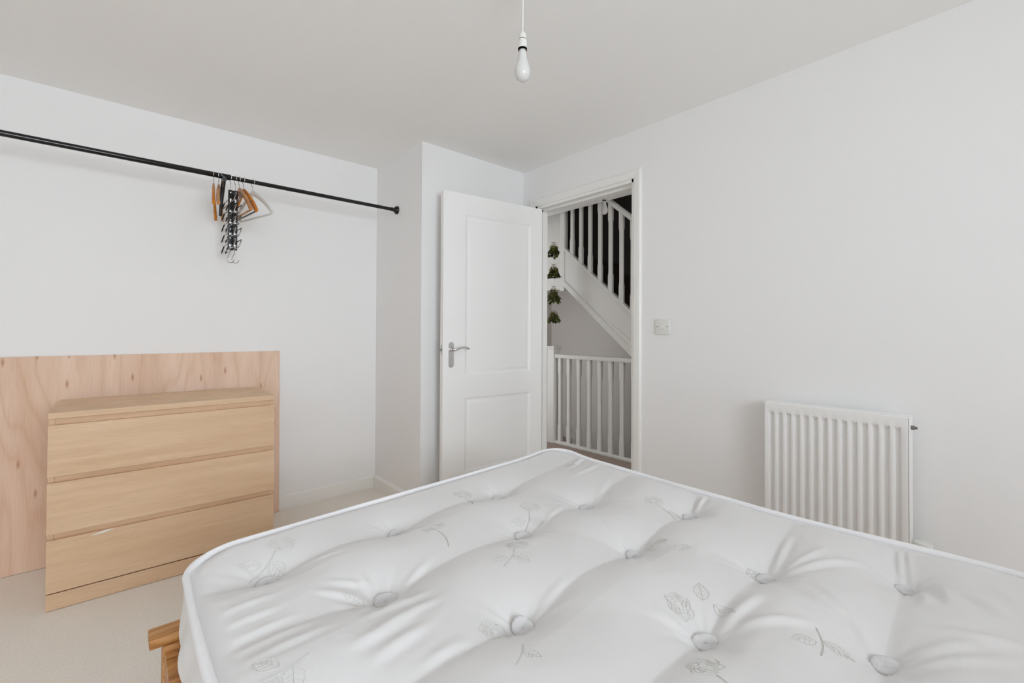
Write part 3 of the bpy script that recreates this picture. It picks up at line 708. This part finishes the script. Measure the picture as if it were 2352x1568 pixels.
# ------------------------------------------------------------------ mattress
MZ, MB = 0.600, 0.4215          # piping height, underside
Y_NEAR = -0.605
cps_r = np.array([(-.7, 1.485), (0.0, 1.484), (.12, 1.476), (.27, 1.458), (.46, 1.440), (.72, 1.447), (.98, 1.456), (1.4, 1.462)])
cps_f = np.array([(.0, 1.262), (.28, 1.290), (.52, 1.322), (.82, 1.335), (1.09, 1.352), (1.35, 1.362), (1.6, 1.362)])
def smooth_interp(x, cp):
    a = np.interp(x-.06, cp[:, 0], cp[:, 1]); b = np.interp(x, cp[:, 0], cp[:, 1]); c = np.interp(x+.06, cp[:, 0], cp[:, 1])
    return (a+b+c)/3
def x_left(y): return .119+.006*np.sin(y*5.0)
def x_right(y): return smooth_interp(np.asarray(y, float), cps_r)
def y_far(x): return smooth_interp(np.asarray(x, float), cps_f)
CRN = .105
def border_dist(x, y):
    d1 = x-x_left(y); d2 = x_right(y)-x; d3 = y_far(x)-y; d4 = y-Y_NEAR
    dx = np.minimum(d1, d2); dy = np.minimum(d3, d4)
    cor = (dx < CRN) & (dy < CRN)
    return np.where(cor, CRN-np.sqrt((CRN-dx)**2+(CRN-dy)**2), np.minimum(dx, dy))
def back(px, py, z=.585):
    d = CF+CR*((px-1176)/FPX)-CU*((py-CY)/FPX); s = (z-CAM_Z)/d.z
    return (d.x*s, d.y*s)
TUFT_PX = [(613, 1336), (912, 1222), (1147, 1142), (885, 1372), (1203, 1232), (1348, 1163), None, (1200, 1432), (1457, 1271), (1585, 1184),
           None, (1620, 1468), (1760, 1322), None, None, (2035, 1520), (2085, 1348)]
TUFTS = [(.2582, 1.1249), (.5952, 1.1639), (.9812, 1.1813), (.4323, .8963), (.8463, .9132), (1.1447, .9366),
         (.2300, .6050), (.5943, .6439), (.9955, .6602), (1.3294, .6837), (.4150, .3650), (.8186, .3916), (1.1378, .4004),
         (.2450, .1100), (.6100, .1300), (.9979, .1616), (1.3267, .1766),
         (.4250, -.130), (.8100, -.115), (1.1400, -.095), (.2500, -.390), (.6100, -.375), (.9950, -.355), (1.3250, -.340)]
for k_, p_ in enumerate(TUFT_PX):
    if p_: TUFTS[k_] = back(p_[0], p_[1], .580)      # places measured on the photograph, then fixed in the room
ROWS = [[(.10, 1.085), TUFTS[0], TUFTS[1], TUFTS[2], (1.36, 1.20), (1.47, 1.235)],
        [(.10, .855), TUFTS[3], TUFTS[4], TUFTS[5], (1.47, .965)],
        [(.10, .600), TUFTS[6], TUFTS[7], TUFTS[8], TUFTS[9], (1.47, .715)],
        [(.10, .350), TUFTS[10], TUFTS[11], TUFTS[12], (1.49, .43)],
        [(.10, .105), TUFTS[13], TUFTS[14], TUFTS[15], TUFTS[16], (1.49, .215)],
        [(.10, -.15), TUFTS[17], TUFTS[18], TUFTS[19], (1.49, -.08)],
        [(.10, -.41), TUFTS[20], TUFTS[21], TUFTS[22], TUFTS[23], (1.49, -.33)]]
DIAG = []
for i, a in enumerate(TUFTS):
    for j, b in enumerate(TUFTS):
        d = math.hypot(a[0]-b[0], a[1]-b[1])
        if j > i and .20 < d < .335 and abs(a[1]-b[1]) > .15: DIAG.append((a, b))
def seg_dist(x, y, a, b):
    ax, ay = a; bx, by = b; L2 = (bx-ax)**2+(by-ay)**2
    t = np.clip(((x-ax)*(bx-ax)+(y-ay)*(by-ay))/L2, 0, 1)
    return np.hypot(x-(ax+t*(bx-ax)), y-(ay+t*(by-ay))), t
FOLDS_PX = [((1775, 1326), (1985, 1311), .0050, .010), ((1800, 1316), (1905, 1287), .0032, .009), ((1835, 1255), (1915, 1300), .0022, .012),
            ((1772, 1336), (2015, 1478), .0060, .011), ((1860, 1352), (1985, 1452), .0034, .010), ((1638, 1452), (1748, 1390), .0060, .012),
            ((1690, 1452), (1880, 1460), .0045, .010), ((2066, 1272), (2072, 1345), .0060, .007), ((2085, 1278), (2092, 1340), .0035, .006),
            ((2050, 1535), (2360, 1562), .0045, .010), ((2060, 1522), (2370, 1510), .0045, .010), ((2150, 1480), (2400, 1535), .0040, .011),
            ((1592, 1180), (1624, 1146), .0065, .008), ((1770, 1318), (1815, 1250), .0045, .009),
            ((2120, 1360), (2125, 1420), .0040, .010), ((2165, 1362), (2185, 1425), .0040, .010), ((2230, 1395), (2330, 1470), .0040, .012), ((2290, 1380), (2352, 1440), .0035, .012),
            ((825, 1335), (872, 1370), .0035, .008), ((720, 1384), (866, 1374), .0040, .008), ((745, 1362), (850, 1346), .0032, .008), ((760, 1405), (870, 1392), .0030, .008),
            ((820, 1452), (985, 1378), .0040, .012), ((860, 1480), (1010, 1400), .0034, .010), ((800, 1525), (960, 1436), .0050, .012), ((850, 1550), (985, 1462), .0040, .012),
            ((960, 1560), (1080, 1480), .0040, .012), ((490, 1452), (640, 1392), .0022, .009), ((500, 1482), (660, 1414), .0024, .009), ((515, 1512), (690, 1432), .0024, .009),
            ((535, 1540), (720, 1452), .0026, .010), ((560, 1566), (760, 1468), .0026, .010), ((700, 1310), (790, 1285), .0022, .009), ((1225, 1228), (1300, 1165), .0030, .008),
            ((1310, 1092), (1345, 1062), .0065, .009), ((1320, 1110), (1375, 1085), .0035, .010), ((1380, 1208), (1450, 1268), .0035, .009), ((1360, 1160), (1400, 1110), .0030, .010),
            ((1500, 1420), (1610, 1466), .0035, .012), ((1960, 1440), (2030, 1510), .0040, .011), ((1210, 1425), (1300, 1345), .0032, .010), ((900, 1368), (985, 1300), .0045, .010)]
FOLDS = [(back(*a), back(*b), am, w) for a, b, am, w in FOLDS_PX]
def noise2(x, y, f, seed):
    r = np.random.RandomState(seed); s = 0
    for k in range(5):
        a = r.uniform(0, 2*PI); ph = r.uniform(0, 2*PI); ff = f*r.uniform(.7, 1.4)
        s = s+np.sin((x*math.cos(a)+y*math.sin(a))*ff+ph)
    return s/5
def H(x, y):
    """height of the mattress top at plan position x, y"""
    x = np.asarray(x, float); y = np.asarray(y, float)
    bd = np.maximum(border_dist(x, y), 0)
    db = np.full(x.shape, 9.0); wr = np.zeros(x.shape)
    for k, (bx, by) in enumerate(TUFTS):
        d = np.hypot(x-bx, y-by); th = np.arctan2(y-by, x-bx)
        db = np.minimum(db, d)
        am = np.exp(-d/.060)*np.clip(d/.025, 0, 1)
        wr = wr+am*(np.sin(9*th+k*1.7+2*np.sin(3*th+k))*.0016+np.sin(17*th+k*2.9)*.0006)
    eps = .005
    valley = np.zeros(x.shape); dr = np.full(x.shape, 9.0)
    for row in ROWS:
        q = np.full(x.shape, 9.0); below = np.zeros(x.shape)
        for a, b in zip(row, row[1:]):
            d, t = seg_dist(x, y, a, b); sg = (x-a[0])*(b[1]-a[1])-(y-a[1])*(b[0]-a[0])
            below = np.where(d < q, sg, below); q = np.minimum(q, d)
        dr = np.minimum(dr, q)
        valley = np.maximum(valley, np.exp(-np.sqrt(q**2+eps**2)/np.where(below > 0, .042, .088)))
    dd_ = np.full(x.shape, 9.0)
    for a, b in DIAG:
        d, t = seg_dist(x, y, a, b); dd_ = np.minimum(dd_, d)
    dbs = np.sqrt(db**2+.010**2); dds = np.sqrt(dd_**2+.012**2)
    near = np.exp(-(db/.11)**1.5)
    h = .021+.004*noise2(x, y, 9, 3)-.026*np.exp(-dbs/.050)-.031*valley*(.42+.58*near)-.008*np.exp(-dds/.045)*(.3+.7*near)
    h = h-.004*np.exp(-(dr/.10)**2)
    h = h+wr+.0006*noise2(x, y, 60, 5)
    for a, b, am, w in FOLDS:
        d, t = seg_dist(x, y, a, b)
        sx = (x-a[0])*(b[1]-a[1])-(y-a[1])*(b[0]-a[0]); L = math.hypot(b[0]-a[0], b[1]-a[1]); s = sx/L
        h = h+am*np.sin(PI*np.clip(t, 0.02, .98))**.7*(np.exp(-(d/w)**2)-.55*np.exp(-((d-1.6*w)/w)**2)*(s > 0))
    # gathered ticking along the border tape
    edge = np.exp(-bd/.035)*np.clip(bd/.010, 0, 1)
    h = h+.0012*edge*np.sin((x+y*1.3)*120+3*noise2(x, y, 25, 8))
    k = np.clip(bd/.055, 0, 1); k = k*k*(3-2*k)
    lift = .016*np.exp(-(((x-1.42)/.13)**2+((y-1.33)/.10)**2))-.004*np.exp(-((x-.6)/.25)**2)*np.clip((y-1.1)/.2, 0, 1)
    return MZ+lift+h*k-.004*np.exp(-((bd-.012)/.008)**2)

def plan(s, t):
    """unit square -> rounded plan outline"""
    y = Y_NEAR+t*(1.33-Y_NEAR)
    xl, xr = x_left(y), x_right(y); x = xl+s*(xr-xl)
    y = Y_NEAR+t*(y_far(x)-Y_NEAR)
    # pull the corners inside the rounded outline
    for _ in range(2):
        d1 = x-x_left(y); d2 = x_right(y)-x; d3 = y_far(x)-y; d4 = y-Y_NEAR
        dx = np.minimum(d1, d2); dy = np.minimum(d3, d4)
        px, py = np.maximum(CRN-dx, 0)/CRN, np.maximum(CRN-dy, 0)/CRN       # 0..1 square in the corner
        nx, ny = px*np.sqrt(np.maximum(1-py*py/2, 0)), py*np.sqrt(np.maximum(1-px*px/2, 0))
        sx = np.where(d1 < d2, 1, -1); sy = np.where(d4 < d3, 1, -1)
        if _ == 0:
            x = x+sx*(px-nx)*CRN; y = y+sy*(py-ny)*CRN
        break
    return x, y
mat_t = thing('mattress', 'white satin tufted double mattress with rose embroidery lying on the timber bed', 'mattress', (.78, .36, MB))
MO = (.78, .36, MB)
NS, NT = 330, 330
tt = np.concatenate([np.linspace(0, .36, 70, endpoint=False), np.linspace(.36, 1, NT)])
S, T = np.meshgrid(np.linspace(0, 1, NS), tt, indexing='ij')
PX, PY = plan(S, T); PZ = H(PX, PY)
def array_mesh(name, X, Y, Z, mat, parent, off, closed=False):
    n, m = X.shape
    co = np.stack([X-off[0], Y-off[1], Z-off[2]], -1).reshape(-1, 3)
    i, j = np.meshgrid(np.arange(n if closed else n-1), np.arange(m-1), indexing='ij')
    i2 = (i+1) % n
    f = np.stack([i*m+j, i2*m+j, i2*m+j+1, i*m+j+1], -1).reshape(-1, 4)
    me = bpy.data.meshes.new(name); me.from_pydata(co.tolist(), [], f.tolist()); me.update()
    me.polygons.foreach_set('use_smooth', [True]*len(me.polygons)); me.materials.append(mat)
    o = bpy.data.objects.new(name, me); COL.objects.link(o); o.parent = parent
    return o
array_mesh('quilted_top', PX, PY, PZ, M['satin_fabric'], mat_t, MO)
# border outline, walked round the unit square
u = np.linspace(0, 1, 160, endpoint=False); v = np.linspace(0, 1, 240, endpoint=False)
bs = np.concatenate([u, np.ones_like(v), 1-u, np.zeros_like(v)]); bt = np.concatenate([np.zeros_like(u), v, np.ones_like(u), 1-v])
BX, BY = plan(bs, bt); BZ = H(BX, BY)
nxt = np.roll(np.arange(len(BX)), -1); prv = np.roll(np.arange(len(BX)), 1)
tx, ty = BX[nxt]-BX[prv], BY[nxt]-BY[prv]; ln = np.hypot(tx, ty); NX, NY = ty/ln, -tx/ln      # outward
arc = np.cumsum(ln/2)
prof = np.linspace(0, 1, 26)
SX = np.zeros((len(BX), len(prof))); SY = SX.copy(); SZ = SX.copy()
for k, q in enumerate(prof):
    bul = .017*math.sin(PI*q)**.8+.006*np.sin(arc*21+1.0)*math.sin(PI*q)+.0035*np.sin(arc*55+6*q)*math.sin(PI*q)
    inn = -.010 if q > .9 else 0
    SX[:, k] = BX+NX*(bul+inn*0); SY[:, k] = BY+NY*(bul+inn*0); SZ[:, k] = BZ+(MB+.004-BZ)*q
array_mesh('side_border', SX, SY, SZ, M['satin_fabric'], mat_t, MO, True)
bm = bmesh.new(); vs = [bm.verts.new((x, y, MB+.004)) for x, y in zip(BX[::4], BY[::4])]; bm.faces.new(vs); finish('underside', bm, M['satin_fabric'], mat_t, MO)
def ribbed(pts, r):
    bm = bmesh.new(); tube(bm, pts, r, 8, True); return bm
M['piping_rib'] = M['piping']
rb = 6
pts, rad = [], []
n = len(BX)
for i in range(n):
    pts.append((BX[i]+NX[i]*.003, BY[i]+NY[i]*.003, BZ[i]+.0035)); rad.append(.0080+.0008*math.sin(arc[i]*13))
# woven tape: fine ribs across the cord
m = M['piping']; tc = nd(m, 'ShaderNodeTexCoord'); wv = nd(m, 'ShaderNodeTexWave'); wv.inputs['Scale'].default_value = 95; wv.bands_direction = 'DIAGONAL'
bp = nd(m, 'ShaderNodeBump'); bp.inputs['Strength'].default_value = .18; bp.inputs['Distance'].default_value = .0008
lk(m, tc.outputs['Object'], wv.inputs['Vector']); lk(m, wv.outputs['Fac'], bp.inputs['Height']); lk(m, bp.outputs[0], bsdf(m).inputs['Normal'])
bm = ribbed(pts, rad); finish('piping', bm, M['piping'], mat_t, MO, 180)
bm = ribbed([(BX[i]+NX[i]*.004, BY[i]+NY[i]*.004, MB+.0095) for i in range(0, n, 3)], .0085); finish('piping', bm, M['piping'], mat_t, MO, 180)

# felt tufts
def tuft(i, bx, by):
    r_ = random.Random(100+i)
    bm = bmesh.new(); seg, nr = 28, 7; rings = []
    R = .0205*r_.uniform(.95, 1.08); tilt = {3: .45, 7: .75, 11: .45, 15: .40, 8: .40, 12: .30, 16: .25, 0: .55, 1: .6, 2: .6, 4: .6, 5: .5, 9: .4}.get(i, .22)
    ell = {7: 1.0, 3: .95, 11: .82, 15: .80, 12: .78, 16: .75}.get(i, .85); rot = {11: -.6, 15: -.7, 12: -.5, 16: -.5, 7: .3}.get(i, r_.uniform(-.3, .3))
    toc = Vector((-bx, -by, 0)).normalized(); side = Vector((0, 0, 1)).cross(toc)
    nrm = (Vector((0, 0, 1))*math.cos(tilt)+toc*math.sin(tilt)).normalized(); fw = side.cross(nrm)
    c = Vector((bx, by, float(H(bx, by))+.0085+.5*R*math.sin(tilt)))
    prof = [(.02, .0006), (.22, .0010), (.50, .0026), (.80, .0036), (.96, .0022), (1.0, -.0005), (.92, -.004)]
    for rr, hh in prof:
        ring = []
        for k in range(seg):
            a = 2*PI*k/seg; pin = 1+.10*math.cos(2*(a-rot))+.05*math.sin(3*a+i)
            uu, vv = R*rr*math.cos(a)*pin, R*rr*ell*math.sin(a)*pin
            cr = .0028*math.exp(-((uu*math.sin(rot+.6)+vv*math.cos(rot+.6))/.003)**2)*(rr < .9)
            ring.append(bm.verts.new(c+side*uu+fw*vv+nrm*(hh-cr*.8+r_.uniform(-.0005, .0005))))
        rings.append(ring)
    for a, b in zip(rings, rings[1:]):
        for k in range(seg): bm.faces.new((a[k], a[(k+1) % seg], b[(k+1) % seg], b[k]))
    bm.faces.new(rings[0][::-1]); bm.faces.new(rings[-1])
    finish('tuft', bm, M['felt'], mat_t, MO, 180)
for i, (bx, by) in enumerate(TUFTS): tuft(i, bx, by)

# embroidered roses, laid on the ticking as fine raised thread
def drape(bm, P, rad=.0006):
    P = np.array(P); z = H(P[:, 0], P[:, 1])+.0004
    tube(bm, np.column_stack([P, z]).tolist(), rad, 4, cap=False)
def motif(cx, cy, rot, size, seed, rose=True, leaves=3, stem=True):
    r = random.Random(seed); bm = bmesh.new()
    ca, sa = math.cos(rot), math.sin(rot)
    def TR(pts): return [(cx+size*(a*ca-b*sa), cy+size*(a*sa+b*ca)) for a, b in pts]
    def leaf(ox, oy, d, L, w):
        c, s = math.cos(d), math.sin(d)
        def tl(a, b): return (ox+a*c-b*s, oy+a*s+b*c)
        for sg in (1, -1):
            drape(bm, TR([tl(L*k/16, sg*w*math.sin(PI*(k/16)**.85)*(1+(.14 if k % 2 else -.06))) for k in range(17)]))
            for q in (.25, .45, .65): drape(bm, TR([tl(L*(q+.16*k/4), sg*w*.75*math.sin(PI*(q+.1))*k/4) for k in range(5)]), .0005)
        drape(bm, TR([tl(L*k/10, .004*math.sin(k)) for k in range(11)]))
    if rose:
        for ring, (R, n, am) in enumerate(((.50, 6, .10), (.40, 5, .12), (.29, 5, .12), (.17, 3, .10))):
            ph = r.uniform(0, 6)
            drape(bm, TR([(R*(1+am*math.sin(n*2*PI*k/40+ph)+.03*math.sin(11*2*PI*k/40))*math.cos(2*PI*k/40), .82*R*(1+am*math.sin(n*2*PI*k/40+ph))*math.sin(2*PI*k/40)) for k in range(41)]))
            for k in range(n):
                a = 2*PI*k/n+ph
                drape(bm, TR([(R*(.62+.40*q/5)*math.cos(a+.10*q), .82*R*(.62+.40*q/5)*math.sin(a+.10*q)) for q in range(6)]), .0006)
    if stem:
        drape(bm, TR([(.1*math.sin(k*.3), -.45-.13*k) for k in range(12)])); drape(bm, TR([(.03+.1*math.sin(k*.3), -.45-.13*k) for k in range(12)]))
        for k in (3, 6, 9): drape(bm, TR([(.1*math.sin(k*.3), -.45-.13*k), (.1*math.sin(k*.3)+.08, -.40-.13*k)]))
    spots = [(.15, -.95, -.35, .80, .24), (-.05, -1.2, PI+.5, .75, .22), (.2, -1.35, -1.0, .6, .2)]
    for k in range(leaves): leaf(*spots[k])
    finish('embroidered_rose', bm, M['thread'], mat_t, MO)
for k, (px, py, rot, size, rose, lv, stem) in enumerate((
        (648, 1258, -.1, .062, True, 2, True), (997, 1222, .5, .058, True, 0, True), (1218, 1170, -.2, .058, True, 2, True), (1188, 1264, -.3, .056, True, 2, True),
        (1062, 1138, .4, .058, True, 1, True), (1138, 1430, .2, .056, True, 0, False), (1560, 1388, 1.7, .058, True, 2, False), (1508, 1246, .4, .056, True, 1, False),
        (1502, 1154, .3, .056, True, 1, True), (905, 1330, -.6, .060, False, 2, True), (750, 1500, -.7, .062, False, 3, True), (1620, 1540, .2, .056, True, 0, True),
        (1870, 1432, -.5, .056, False, 2, True), (1740, 1298, .3, .05, True, 0, False), (1205, 1470, -.2, .040, False, 1, True), (1310, 1078, .1, .05, True, 0, False))):
    cx, cy = back(px, py, .60)
    motif(cx, cy, rot-math.radians(90-YAW), size, 300+k, rose, lv, stem)
